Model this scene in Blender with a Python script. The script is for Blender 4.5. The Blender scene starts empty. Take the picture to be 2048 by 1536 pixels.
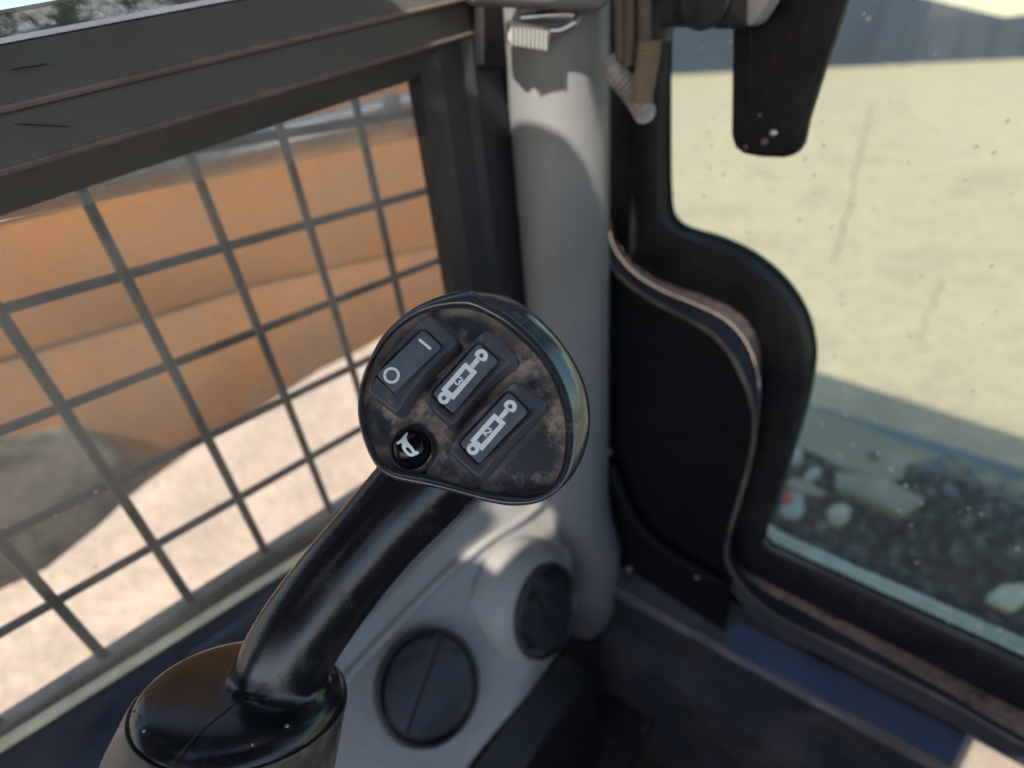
import bpy, bmesh, math, random
from mathutils import Vector, Matrix
random.seed(7)
sc = bpy.context.scene
COL = sc.collection

# ------------------------------------------------------------------ camera
W0, H0, FPX = 2048.0, 1536.0, 1034.9
_x = Vector((1239, 783, -FPX)).normalized()
_z = Vector((-186, 1662, FPX)); _z = (_z - _x * _z.dot(_x)).normalized()
_y = _z.cross(_x)
M = Matrix((_x, _y, _z))                      # camera space -> cab space (X ahead, Y left, Z up)
cam = bpy.data.cameras.new("camera"); camo = bpy.data.objects.new("camera", cam); COL.objects.link(camo)
camo.matrix_world = M.to_4x4()
cam.sensor_width = 36.0; cam.lens = 36.0 * FPX / W0
cam.clip_start = 0.01; cam.clip_end = 1000
cam.dof.use_dof = True; cam.dof.focus_distance = 0.199; cam.dof.aperture_fstop = 4.7
cam.dof.aperture_blades = 0
sc.camera = camo

# ------------------------------------------------------------------ daylight
SUN = Vector((-1.0, -0.22, 0.95)).normalized()    # towards the sun: behind the machine, a little to its right
w = bpy.data.worlds.new("World"); sc.world = w; w.use_nodes = True
nt = w.node_tree; bg = nt.nodes["Background"]
sky = nt.nodes.new("ShaderNodeTexSky"); sky.sky_type = 'NISHITA'; sky.sun_disc = False
sky.sun_elevation = math.asin(SUN.z); sky.sun_rotation = math.atan2(SUN.x, SUN.y)
nt.links.new(sky.outputs[0], bg.inputs[0]); bg.inputs[1].default_value = 0.15
sl = bpy.data.lights.new("sun", 'SUN'); sl.energy = 3.4; sl.angle = math.radians(0.5); sl.color = (1.0, 0.93, 0.82)
so = bpy.data.objects.new("sun", sl); COL.objects.link(so)
so.rotation_euler = (-SUN).to_track_quat('-Z', 'Y').to_euler()
sc.view_settings.view_transform = 'Standard'; sc.view_settings.look = 'None'
sc.view_settings.gamma = 1; sc.view_settings.exposure = 1.25
sc.cycles.max_bounces = 10; sc.cycles.transparent_max_bounces = 16
sc.cycles.use_denoising = True

# ------------------------------------------------------------------ geometry helpers
def ray(px, py): return (M @ Vector((px - W0 / 2, -(py - H0 / 2), -FPX))).normalized()
def on(px, py, ax, val):
    r = ray(px, py); return r * (val / r[ax])
def D(px, py, depth): return (M @ Vector((px - W0 / 2, -(py - H0 / 2), -FPX))) * (depth / FPX)
def onplane(px, py, p0, n):
    r = ray(px, py); return r * (p0.dot(n) / r.dot(n))

def smooth_closed(pts, n):
    pts = [Vector(p) for p in pts]; m = len(pts); out = []
    for i in range(m):
        p0, p1, p2, p3 = pts[i - 1], pts[i], pts[(i + 1) % m], pts[(i + 2) % m]
        for k in range(12):
            t = k / 12
            out.append(0.5 * ((2 * p1) + (p2 - p0) * t + (2 * p0 - 5 * p1 + 4 * p2 - p3) * t * t + (3 * p1 - p0 - 3 * p2 + p3) * t ** 3))
    return resample(out, n, True)
def smooth_open(pts, n):
    pts = [Vector(p) for p in pts]; m = len(pts); out = []
    for i in range(m - 1):
        p1, p2 = pts[i], pts[i + 1]
        p0 = pts[i - 1] if i else p1 * 2 - p2
        p3 = pts[i + 2] if i + 2 < m else p2 * 2 - p1
        for k in range(12):
            t = k / 12
            out.append(0.5 * ((2 * p1) + (p2 - p0) * t + (2 * p0 - 5 * p1 + 4 * p2 - p3) * t * t + (3 * p1 - p0 - 3 * p2 + p3) * t ** 3))
    out.append(pts[-1])
    return resample(out, n, False)
def resample(pts, n, closed):
    q = pts + [pts[0]] if closed else pts
    d = [0]
    for a, b in zip(q, q[1:]): d.append(d[-1] + (b - a).length)
    L = d[-1]; res = []; j = 0
    for k in range(n):
        t = L * k / (n if closed else n - 1)
        while j < len(d) - 2 and d[j + 1] < t: j += 1
        s = (t - d[j]) / max(d[j + 1] - d[j], 1e-12)
        res.append(q[j].lerp(q[j + 1], min(max(s, 0), 1)))
    return res
def rounded(quad, r, n=5):
    """corner-rounded polygon of 2-D points; r = fraction of the edge"""
    out = []; m = len(quad); q = [Vector(p) for p in quad]
    for i in range(m):
        a, b, c = q[i - 1], q[i], q[(i + 1) % m]
        e1 = (a - b); e2 = (c - b); d = min(e1.length, e2.length) * r
        p, s = b + e1.normalized() * d, b + e2.normalized() * d
        for k in range(n + 1):
            t = k / n; out.append(p * (1 - t) ** 2 + b * 2 * t * (1 - t) + s * t * t)
    return out

def add_loft(bm, rings, closed=True, cap0=False, cap1=False):
    vs = [[bm.verts.new(p) for p in r] for r in rings]
    n = len(rings[0])
    for a, b in zip(vs, vs[1:]):
        for i in range(n if closed else n - 1):
            j = (i + 1) % n
            bm.faces.new((a[i], a[j], b[j], b[i]))
    if cap0: bm.faces.new(list(reversed(vs[0])))
    if cap1: bm.faces.new(vs[-1])
def add_prism(bm, pts, off):
    add_loft(bm, [[Vector(p) for p in pts], [Vector(p) + off for p in pts]], True, True, True)
def add_box(bm, lo, hi):
    x0, y0, z0 = lo; x1, y1, z1 = hi
    add_prism(bm, [(x0, y0, z0), (x1, y0, z0), (x1, y1, z0), (x0, y1, z0)], Vector((0, 0, z1 - z0)))
def frame_of(d):
    d = d.normalized(); a = Vector((0, 0, 1)) if abs(d.z) < 0.9 else Vector((1, 0, 0))
    u = d.cross(a).normalized(); return u, d.cross(u).normalized()
def add_tube(bm, pts, rad, seg=12, caps=True):
    pts = [Vector(p) for p in pts]; rings = []; u = None
    for i, p in enumerate(pts):
        d = (pts[min(i + 1, len(pts) - 1)] - pts[max(i - 1, 0)]).normalized()
        if u is None: u, _ = frame_of(d)
        u = (u - d * u.dot(d)).normalized(); v = d.cross(u)
        r = rad(i / (len(pts) - 1)) if callable(rad) else rad
        rings.append([p + u * (r * math.cos(t)) + v * (r * math.sin(t)) for t in (2 * math.pi * k / seg for k in range(seg))])
    add_loft(bm, rings, True, caps, caps)
def add_lathe(bm, c, axis, prof, seg=48, u=None, su=1.0, sv=1.0):
    axis = axis.normalized()
    if u is None: u, v = frame_of(axis)
    else:
        u = (u - axis * u.dot(axis)).normalized(); v = axis.cross(u)
    rings = [[c + axis * h + u * (r * su * math.cos(t)) + v * (r * sv * math.sin(t)) for t in (2 * math.pi * k / seg for k in range(seg))] for r, h in prof]
    add_loft(bm, rings, True, prof[0][0] > 1e-6, prof[-1][0] > 1e-6)

def obj(name, bm, mat, parent=None, smooth=True, bevel=0, kind=None, angle=40):
    off = Vector((0, 0, 0)); p = parent
    while p is not None: off += Vector(p.location); p = p.parent
    bmesh.ops.remove_doubles(bm, verts=bm.verts, dist=1e-7)
    bmesh.ops.recalc_face_normals(bm, faces=bm.faces)
    if off.length > 0: bmesh.ops.translate(bm, verts=bm.verts, vec=-off)
    if bevel:
        bmesh.ops.bevel(bm, geom=[e for e in bm.edges if e.is_manifold and e.calc_face_angle(0) > math.radians(35)], offset=bevel, segments=3, profile=0.5, affect='EDGES', clamp_overlap=True)
    if smooth:
        for f in bm.faces: f.smooth = True
        for e in bm.edges:
            if len(e.link_faces) == 2 and e.calc_face_angle(0) > math.radians(angle): e.smooth = False
    me = bpy.data.meshes.new(name); bm.to_mesh(me); bm.free()
    o = bpy.data.objects.new(name, me); COL.objects.link(o)
    me.materials.append(mat)
    if parent: o.parent = parent
    if kind: o["kind"] = kind
    return o
def thing(name, label, cat, loc, group=None):
    o = bpy.data.objects.new(name, None); COL.objects.link(o); o.location = loc; o.empty_display_size = .02
    return tag(o, label, cat, group)
def tag(o, label, cat, group=None):
    o["label"] = label; o["category"] = cat
    if group: o["group"] = group
    return o
NB = bmesh.new

# ------------------------------------------------------------------ materials
def rgb(c): return (c[0], c[1], c[2], 1.0)
def mat(name, base, rough=.5, spec=.5, metal=0, var=.2, vscale=30, dust=0.0, dcol=(.30, .21, .15), dscale=18, up=False, soft=.12,
        bump=0.0, bscale=200, bdist=.001, rvar=.12, specks=0.0, sscale=250, coat=0.0, cav=0.0):
    m = bpy.data.materials.new(name); m.use_nodes = True; n = m.node_tree.nodes; L = m.node_tree.links
    b = n["Principled BSDF"]; tc = n.new("ShaderNodeTexCoord")
    b.inputs["Metallic"].default_value = metal
    b.inputs["Specular IOR Level"].default_value = spec
    b.inputs["Coat Weight"].default_value = coat
    def noise(scale, detail=5, rgh=.6):
        t = n.new("ShaderNodeTexNoise"); t.inputs["Scale"].default_value = scale; t.inputs["Detail"].default_value = detail
        t.inputs["Roughness"].default_value = rgh; L.new(tc.outputs["Object"], t.inputs["Vector"]); return t.outputs["Fac"]
    def mr(src, a, bb, c=0., d=1.):
        r = n.new("ShaderNodeMapRange"); r.inputs[1].default_value = a; r.inputs[2].default_value = bb
        r.inputs[3].default_value = c; r.inputs[4].default_value = d; L.new(src, r.inputs[0]); return r.outputs[0]
    def mul(a, bb):
        q = n.new("ShaderNodeMath"); q.operation = 'MULTIPLY'; L.new(a, q.inputs[0]); L.new(bb, q.inputs[1]); return q.outputs[0]
    def mix(f, a, bb):
        q = n.new("ShaderNodeMix"); q.data_type = 'RGBA'; L.new(f, q.inputs[0])
        for s, i in ((a, 6), (bb, 7)):
            if isinstance(s, tuple): q.inputs[i].default_value = rgb(s)
            else: L.new(s, q.inputs[i])
        return q.outputs[2]
    v = noise(vscale)
    col = mix(mr(v, .3, .7), tuple(c * (1 - var) for c in base), tuple(min(1, c * (1 + var)) for c in base))
    r_out = mr(noise(vscale * 1.7, 4), .3, .7, max(rough - rvar, .04), min(rough + rvar, 1))
    if dust > 0:
        f = mr(noise(dscale, 8, .68), .5 + (.5 - dust) * .5 - soft, .5 + (.5 - dust) * .5 + soft)
        f = mul(f, mr(noise(dscale * 6, 4), .25, .6, .35, 1))
        if cav:                                             # grime that settles in the seams
            ao = n.new("ShaderNodeAmbientOcclusion"); ao.inputs["Distance"].default_value = .006; ao.samples = 8
            g_ = mul(mr(ao.outputs["AO"], .85, .45), mr(noise(dscale * 1.6, 6), .36, .56))
            q = n.new("ShaderNodeMath"); q.operation = 'MULTIPLY_ADD'; L.new(g_, q.inputs[0]); q.inputs[1].default_value = cav; L.new(f, q.inputs[2]); q.use_clamp = True
            f = q.outputs[0]
        if up:
            g = n.new("ShaderNodeNewGeometry"); s = n.new("ShaderNodeSeparateXYZ"); L.new(g.outputs["Normal"], s.inputs[0])
            f = mul(f, mr(s.outputs[2], .15, .7))
        col = mix(f, col, dcol)
        r_out2 = n.new("ShaderNodeMix"); L.new(f, r_out2.inputs[0]); L.new(r_out, r_out2.inputs[2]); r_out2.inputs[3].default_value = .92
        r_out = r_out2.outputs[0]
    if specks > 0:
        vo = n.new("ShaderNodeTexVoronoi"); vo.inputs["Scale"].default_value = sscale; L.new(tc.outputs["Object"], vo.inputs["Vector"])
        cs = n.new("ShaderNodeSeparateColor"); L.new(vo.outputs["Color"], cs.inputs[0])
        f = mul(mr(vo.outputs["Distance"], .18, .1), mr(cs.outputs[0], 1 - specks, 1 - specks + .01))
        col = mix(f, col, tuple(min(1, c * .5 + .5 * d) for c, d in zip(base, dcol)))
    L.new(col, b.inputs["Base Color"]); L.new(r_out, b.inputs["Roughness"])
    if bump:
        bp = n.new("ShaderNodeBump"); bp.inputs["Strength"].default_value = bump; bp.inputs["Distance"].default_value = bdist
        L.new(noise(bscale, 4), bp.inputs["Height"]); L.new(bp.outputs[0], b.inputs["Normal"])
    return m

def glass(name, tint, dirt, dirt_col, dscale, specks=0.0, gloss=1.0):
    m = bpy.data.materials.new(name); m.use_nodes = True; n = m.node_tree.nodes; L = m.node_tree.links
    for x in list(n):
        if x.type != 'OUTPUT_MATERIAL': n.remove(x)
    out = n["Material Output"]; tc = n.new("ShaderNodeTexCoord")
    tr = n.new("ShaderNodeBsdfTransparent"); tr.inputs[0].default_value = rgb(tint)
    gl = n.new("ShaderNodeBsdfGlossy"); gl.inputs["Roughness"].default_value = .02
    fr = n.new("ShaderNodeFresnel"); fr.inputs[0].default_value = 1.35
    s1 = n.new("ShaderNodeMixShader"); fm = n.new("ShaderNodeMath"); fm.operation = 'MULTIPLY'; fm.inputs[1].default_value = gloss
    L.new(fr.outputs[0], fm.inputs[0]); L.new(fm.outputs[0], s1.inputs[0]); L.new(tr.outputs[0], s1.inputs[1]); L.new(gl.outputs[0], s1.inputs[2])
    df = n.new("ShaderNodeBsdfDiffuse"); df.inputs[0].default_value = rgb(dirt_col)
    tl = n.new("ShaderNodeBsdfTranslucent"); tl.inputs[0].default_value = rgb(dirt_col)
    sd = n.new("ShaderNodeMixShader"); sd.inputs[0].default_value = .6; L.new(df.outputs[0], sd.inputs[1]); L.new(tl.outputs[0], sd.inputs[2])
    no = n.new("ShaderNodeTexNoise"); no.inputs["Scale"].default_value = dscale; no.inputs["Detail"].default_value = 8; no.inputs["Roughness"].default_value = .7
    no.inputs["Distortion"].default_value = .6
    L.new(tc.outputs["Object"], no.inputs["Vector"])
    mr = n.new("ShaderNodeMapRange"); L.new(no.outputs[0], mr.inputs[0]); mr.inputs[1].default_value = .4; mr.inputs[2].default_value = .75
    mr.inputs[3].default_value = dirt * .4; mr.inputs[4].default_value = dirt * 2.0
    fac = mr.outputs[0]
    if specks:
        vo = n.new("ShaderNodeTexVoronoi"); vo.inputs["Scale"].default_value = 90; L.new(tc.outputs["Object"], vo.inputs["Vector"])
        cs = n.new("ShaderNodeSeparateColor"); L.new(vo.outputs["Color"], cs.inputs[0])
        a = n.new("ShaderNodeMapRange"); L.new(vo.outputs["Distance"], a.inputs[0]); a.inputs[1].default_value = .17; a.inputs[2].default_value = .09
        c = n.new("ShaderNodeMapRange"); L.new(cs.outputs[0], c.inputs[0]); c.inputs[1].default_value = 1 - specks; c.inputs[2].default_value = 1 - specks + .02
        mu = n.new("ShaderNodeMath"); mu.operation = 'MULTIPLY'; L.new(a.outputs[0], mu.inputs[0]); L.new(c.outputs[0], mu.inputs[1])
        mx = n.new("ShaderNodeMath"); mx.operation = 'MAXIMUM'; L.new(mu.outputs[0], mx.inputs[0]); L.new(fac, mx.inputs[1])
        mm = n.new("ShaderNodeMath"); mm.operation = 'MINIMUM'; L.new(mx.outputs[0], mm.inputs[0]); mm.inputs[1].default_value = .85; fac = mm.outputs[0]
    s2 = n.new("ShaderNodeMixShader"); L.new(fac, s2.inputs[0]); L.new(s1.outputs[0], s2.inputs[1]); L.new(sd.outputs[0], s2.inputs[2])
    L.new(s2.outputs[0], out.inputs[0])
    return m

TAN = (.33, .24, .175)
SKIRT = mat("dusty_lit_skirt", (.045, .043, .042), .24, dust=.35, dcol=(.26, .21, .17), dscale=40, soft=.25, specks=.05, sscale=300)
BLK = mat("black_rubber", (.014, .014, .016), .5, dust=.12, dcol=(.12, .09, .07), dscale=25, rvar=.1)
GRIP = mat("grip_plastic", (.010, .0105, .013), .21, var=.15, rvar=.04, bump=.05, bscale=1100, specks=.03, sscale=260, dust=.10, dcol=(.035, .03, .028), dscale=45, soft=.15)
HEADM = mat("head_plastic", (.034, .037, .043), .18, spec=1.0, dust=.14, dcol=(.26, .19, .15), dscale=60, soft=.10, rvar=.05, bump=.04, bscale=1200, cav=.5)
FACE = mat("dusty_faceplate", (.040, .043, .052), .5, dust=.40, dcol=(.48, .365, .295), dscale=40, soft=.055, bump=.15, bscale=900, var=.3, cav=.8)
BEZ = mat("bezel_plastic", (.066, .075, .092), .40, dust=.22, dcol=(.24, .19, .165), dscale=90, soft=.13, bump=.06, bscale=1500, specks=.04, sscale=500, cav=.3)
ROCK = mat("rocker_plastic", (.100, .118, .142), .42, var=.1, dust=.10, dcol=(.24, .22, .21), dscale=150, soft=.2, bump=.05, bscale=1500, specks=.03, sscale=500)
WHITE = mat("white_print", (.86, .88, .90), .6, var=.04, dust=.1, dcol=(.5, .46, .43), dscale=300)
DOME = mat("glossy_black", (.006, .006, .008), .14, spec=.3, var=.1, rvar=.04)
WORN = mat("worn_edge", (.16, .10, .07), .7, dust=.4, dcol=(.08, .06, .05), dscale=300)
FRM = mat("window_bar_plastic", (.058, .059, .058), .38, dust=.45, dcol=(.125, .115, .10), dscale=6, soft=.3, rvar=.05)
RIDGE = mat("worn_ridge", (.16, .125, .10), .6)
POSTM = mat("post_plastic", (.010, .0115, .016), .5, dust=.16, dcol=(.13, .11, .09), dscale=14, soft=.1)
PIL = mat("grey_pillar_paint", (.20, .202, .203), .40, var=.08, vscale=14, dust=.25, dcol=(.18, .17, .16), dscale=16, soft=.2, specks=.05, sscale=60, bump=.04, bscale=500)
CON = mat("grey_console_plastic", (.37, .36, .345), .45, var=.08, dust=.3, dcol=(.28, .25, .22), dscale=22, soft=.3, specks=.10, sscale=110, bump=.05, bscale=800)
VENT = mat("vent_plastic", (.022, .024, .030), .26, dust=.25, dcol=(.07, .06, .055), dscale=40, soft=.3)
VOID = mat("front_panel_black", (.005, .0055, .007), .75, spec=.2)
FFR = mat("front_frame_rubber", (.0085, .009, .0115), .5, spec=.22, dust=.2, dcol=(.045, .036, .033), dscale=20, soft=.25)
LEDGE = mat("dusty_ledge", (.022, .019, .019), .8, dust=.70, dcol=(.45, .31, .225), dscale=22, soft=.06, up=True)
SILL = mat("sill_plastic", (.026, .031, .044), .36, dust=.18, dcol=(.10, .078, .07), dscale=14, soft=.25, specks=.06, sscale=60)
BLUE = mat("plain_blue", (.040, .072, .140), .5, dust=.4, dcol=(.06, .075, .105), dscale=12, soft=.3, var=.25)
GEDGE = mat("pale_glass_edge", (.50, .52, .50), .6, var=.25, vscale=30, dust=.3, dcol=(.35, .32, .27), dscale=25)
TEAL = mat("teal_glass_edge", (.10, .19, .20), .4, var=.2, vscale=20)
CREAM = mat("lit_cream_gasket", (.75, .64, .42), .5, var=.2, vscale=40)
SEALW = mat("pale_window_lip", (.72, .72, .74), .35, var=.15)  # pale colour stands for sky light on the rubber lips
REFLS = mat("painted_reflection", (.08, .10, .075), .35, var=.6, vscale=60, dust=.52, dcol=(.78, .80, .74), dscale=55, soft=.06)  # green and white mottling paints a reflection onto the strip
WIRE = mat("guard_wire", (.028, .036, .035), .6, var=.3, dust=.15, dcol=(.12, .10, .08), dscale=20)
RAIL = mat("guard_rail_grey", (.19, .19, .165), .8, var=.3, vscale=14, dust=.4, dcol=(.33, .30, .25), dscale=22)
ORANGE = mat("orange_paint", (.60, .255, .08), .5, var=.06, vscale=6, dust=.25, dcol=(.46, .24, .11), dscale=16, soft=.3)
ORANGE2 = mat("muddy_orange_paint", (.56, .235, .075), .6, var=.1, vscale=12, dust=.45, dcol=(.36, .22, .135), dscale=16, soft=.16)
MUD = mat("muddy_dark_steel", (.10, .092, .078), .85, var=.5, vscale=14, dust=.55, dcol=(.30, .255, .20), dscale=14, soft=.10)
CHROME = mat("zinc_tube", (.75, .74, .70), .28, metal=1.0, var=.06)
CLAMP = mat("clamp_plastic", (.09, .085, .09), .6)
HOSE = mat("brown_cable", (.10, .07, .05), .6, var=.3)
CORR = mat("grey_conduit", (.34, .32, .31), .45, var=.2)
CORR2 = mat("tan_conduit", (.30, .22, .15), .6, var=.2)
LATCH = mat("pale_latch_plastic", (.36, .355, .335), .45, var=.1)
SCREW = mat("bolt_steel", (.6, .6, .6), .3, metal=1.0)
FLOORM = mat("cab_floor_rubber", (.020, .015, .014), .8, dust=.5, dcol=(.045, .032, .026), dscale=9, soft=.3)
CONC = mat("concrete", (.50, .375, .28), .9, spec=.2, var=.12, vscale=9, dust=.28, dcol=(.37, .285, .22), dscale=1.3, soft=.10, bump=.8, bscale=22, bdist=.02, specks=.05, sscale=5)
STEEL = mat("bucket_steel", (.12, .145, .175), .55, var=.25, vscale=6, dust=.25, dcol=(.10, .10, .10), dscale=7)
TANST = mat("worn_tan_steel", (.27, .23, .175), .6, var=.2, vscale=8, dust=.3, dcol=(.36, .25, .14), dscale=10)  # tan also carries the sun patches on the bucket plates
SOIL = mat("dark_soil", (.034, .034, .038), .95, spec=.1, var=.6, vscale=16, dust=.38, dcol=(.19, .18, .165), dscale=24, soft=.05)
ROCKM = mat("pale_rock", (.50, .44, .34), .9, var=.2, vscale=14)
RED = mat("red_scrap", (.6, .04, .05), .5)
FENCE = mat("slate_sheeting", (.020, .027, .058), .7, var=.3, vscale=.25)
PALE = mat("pale_block_wall", (.55, .50, .40), .9, var=.08, vscale=.5)
GL_SIDE = glass("side_glass", (.955, .96, .94), .155, (.62, .56, .46), 7, specks=.03, gloss=.25)
GL_FRONT = glass("front_glass", (.76, .838, .762), .02, (.70, .70, .66), 6, specks=.16)
GL_UP = glass("upper_glass", (.9, .93, .94), .1, (.7, .7, .66), 8)

# ------------------------------------------------------------------ ground and far setting
G = -1.6
bm = NB(); s = 400
vs = [bm.verts.new(p) for p in ((-s, -s, G), (s, -s, G), (s, s, G), (-s, s, G))]; bm.faces.new(vs)
obj("ground", bm, CONC, smooth=False, kind="structure")

for pts, w_ in (([(1745, 205), (1735, 250), (1722, 300), (1712, 340), (1700, 410), (1688, 450), (1672, 520)], .016), ([(1890, 560), (1862, 620), (1840, 690)], .010), ([(1500, 330), (1520, 345), (1560, 360)], .014)):
    ln = smooth_open([on(x, y, 2, G + .004) for x, y in pts], 40); bm = NB(); a_, b_ = [], []
    for i, p in enumerate(ln):
        d = (ln[min(i + 1, 39)] - ln[max(i - 1, 0)]); nn = Vector((-d.y, d.x, 0)).normalized()
        q_ = p + nn * random.uniform(-.02, .02); h_ = w_ * random.uniform(.1, 1.2) * (p.length / 9)
        a_.append(q_ + nn * h_); b_.append(q_ - nn * h_)
    add_loft(bm, [a_, b_], False); obj("pavement_crack", bm, MUD, kind="structure", smooth=False)
fr_ = thing("sheet_fence", "slate blue sheet fence standing at the far edge of the concrete yard", "fence", (27.2, 0, G))
for k in range(58):
    y0 = 24 - k; b2 = NB()
    x_ = 26.9 + max(0, y0) * .33
    ft = lambda y: -.30 + max(0, min(1, (y - 3) / 9)) * 3.0
    add_prism(b2, [(x_, y0 - 1.0, G), (x_, y0 - .01, G), (x_, y0 - .01, ft(y0)), (x_, y0 - 1.0, ft(y0 - 1))], Vector((.2, 0, 0)))
    obj("panel", b2, FENCE, fr_, smooth=False)
bm = NB(); add_box(bm, (44, -60, G), (44.4, 30, 3.0))
tag(obj("yard_wall", bm, PALE, smooth=False), "pale long wall beyond the slate blue fence", "wall")

# ------------------------------------------------------------------ cab shell (setting)
bm = NB()
ZR = .42
def roof_panel(outer, holes):
    b = NB(); edges = []
    for lp in [outer] + holes:
        vs = [b.verts.new((x, y, ZR)) for x, y in lp]
        for q in range(len(vs)): edges.append(b.edges.new((vs[q], vs[(q + 1) % len(vs)])))
    bmesh.ops.triangle_fill(b, edges=edges, use_beauty=True, normal=(0, 0, 1))
    r = bmesh.ops.extrude_face_region(b, geom=list(b.faces))
    for v in [g for g in r["geom"] if isinstance(g, bmesh.types.BMVert)]: v.co.z += .02
    return b
sun_opening = [(-.183, .385), (-.183, .199), (-.184, .158), (-.192, .145), (-.209, .135), (-.215, .128), (-.16, .140), (-.10, .165), (-.05, .19), (.44, .20), (.44, .385)]  # unseen roof opening, outline shaped to set the shadow edge on the pillar
sun_gap_a = [(-.725, .085), (-.60, .092), (-.59, .140), (-.635, .148), (-.66, .126), (-.725, .130)]  # opening added out of view to drop a sun patch on the console
sun_gap_b = [(-.74, -.56), (-.58, -.56), (-.58, -.36), (-.60, -.345), (-.74, -.345)]  # opening added out of view to drop a sun patch on the sill
obj("cab_roof", roof_panel([(-1.0, -.62), (-.76, -.62), (-.76, -.85), (.59, -.85), (.715, .42), (-1.0, .42)], [sun_opening, sun_gap_a, sun_gap_b]), BLK, kind="structure", smooth=False)
bm = NB(); add_box(bm, (-1.03, -.85, -1.1), (-1.0, .42, -.35)); add_box(bm, (-1.03, -.85, .2), (-1.0, .42, ZR)); add_box(bm, (-1.03, .36, -.35), (-1.0, .42, .2)); obj("cab_rear_wall", bm, BLK, kind="structure", smooth=False)
bm = NB(); add_box(bm, (-1.0, -.62, -.93), (.47, .40, -.90)); obj("cab_floor", bm, FLOORM, kind="structure", smooth=False)
bm = NB(); add_box(bm, (-1.0, -.65, -.93), (.47, -.62, -.18)); obj("cab_right_wall", bm, POSTM, kind="structure", smooth=False)
bm = NB(); add_box(bm, (.462, -.62, -.93), (.472, .40, -.505)); obj("cab_front_wall", bm, FLOORM, kind="structure", smooth=False)
bm = NB(); add_box(bm, (-1.0, .37, -.93), (.47, .40, -.385)); add_box(bm, (-1.0, .355, -.93), (-.42, .40, ZR))
add_box(bm, (-.42, .37, .13), (.47, .40, ZR)); obj("cab_side_wall", bm, POSTM, kind="structure", smooth=False)

# ------------------------------------------------------------------ side window
sw = thing("side_window", "black framed side window with dusty glass left of the grey pillar", "window", (.1, .36, -.38))
def line3(p, q, y, x0=-420, x1=None):
    A, B = on(*p, 1, y), on(*q, 1, y); d = (B - A).normalized()
    t0 = (-.42 - A.x) / d.x; t1 = (.37 - A.x) / d.x
    return A + d * t0, A + d * t1
def strip(name, lines, m, parent, nseg=1, bev=0):
    bm = NB(); rows = [[a.lerp(b, k / nseg) for k in range(nseg + 1)] for a, b in lines]
    add_loft(bm, rows, closed=False); return bm
L0 = line3((0, 92), (480, 2), .335); L1 = line3((0, 220), (925, 0), .327)
L2 = line3((0, 345), (925, 72), .330); L3 = line3((0, 432), (840, 155), .356)
def bar(lines, back=.366):
    bm = NB(); prof0 = [a for a, b in lines]; prof1 = [b for a, b in lines]
    for pr in (prof0, prof1):
        pr.append(Vector((pr[-1].x, back, pr[-1].z))); pr.insert(0, Vector((pr[0].x, back, pr[0].z)))
    add_loft(bm, [prof0, prof1], True, True, True); return bm
def mid(a, b, t, dy=0): 
    r = []
    for i in (0, 1):
        p = a[i].lerp(b[i], t); p.y += dy; r.append(p)
    return tuple(r)
obj("top_bar", bar([L0, mid(L0, L1, .93, -.001), L1, mid(L1, L2, .06, .003), mid(L1, L2, .94, -.001), L2, mid(L2, L3, .10, .004), mid(L2, L3, .55, .002), L3]), FRM, sw, smooth=True, angle=25)
for a, b, nm in ((L1, mid(L1, L2, .05), "worn_ridge"), (L2, mid(L2, L3, .08), "worn_ridge")):
    bm = NB(); add_tube(bm, [a[0] + Vector((0, -.0008, 0)), a[1] + Vector((0, -.0008, 0))], .0016, 8); obj(nm, bm, RIDGE, sw)
for (p, q, n_, m_, kk) in (((20, 140), (96, 128), 6, BLK, 0), ((30, 248), (140, 253), 6, BLK, 1)):   # scuff marks
    A, B = on(*p, 1, .3265), on(*q, 1, .3265); bm = NB()
    add_tube(bm, [A.lerp(B, t / 8) + Vector((0, 0, .00016 * math.sin(t * 2.9 + kk))) for t in range(9)], lambda t: .0002 + .0007 * t * (1.05 - t), 6)
    obj("scratch", bm, m_, sw)
# front post of the window
A0, A1 = on(845, 150, 1, .352), on(903, 560, 1, .352)
xg = (A0.x + A1.x) / 2 - .002
bm = NB()
prof = [(xg, .366), (xg, .350), (xg + .010, .337), (xg + .028, .333), (xg + .034, .328), (xg + .062, .326), (xg + .068, .330), (xg + .088, .331), (xg + .094, .340), (xg + .094, .366)]
add_loft(bm, [[Vector((x, y, z)) for x, y in prof] for z in (-.45, .03, .13)], True, True, True)
obj("front_post", bm, POSTM, sw, angle=25)
bm = NB(); add_box(bm, (xg + .002, .3485, -.40), (xg + .0055, .353, .0)); obj("glazing_lip", bm, RIDGE, sw)
# glass and lower gasket
bm = NB(); add_box(bm, (-.42, .3665, -.385), (xg + .02, .3705, .02)); obj("glass_pane", bm, GL_SIDE, sw, smooth=False)
g0, g1 = line3((0, 1492), (370, 1260), .362)
bm = NB(); add_tube(bm, [g0, g0.lerp(g1, .5), g1], .0042, 10); obj("lower_gasket", bm, CREAM, sw)  # bright cream stands in for light caught along this edge
# pale lips, strip with a mottled reflection painted on, upper glass
U0 = line3((0, 88), (480, -3), .337); U1 = line3((0, 76), (480, -14), .338); U2 = line3((0, 28), (480, -58), .345); U3 = line3((0, 20), (480, -66), .341)
obj("pale_lip", bar([U1, U0], .36), SEALW, sw)
obj("reflection_strip", bar([U2, U1], .3605), REFLS, sw)
bm = NB(); obj("upper_lip", bar([U3, U2], .3607), SEALW, sw)
bm.free()
bm = NB(); add_box(bm, (-.42, .3667, U3[0].z - .01), (xg + .02, .3707, .13)); obj("upper_glass_pane", bm, GL_UP, sw, smooth=False)

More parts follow.
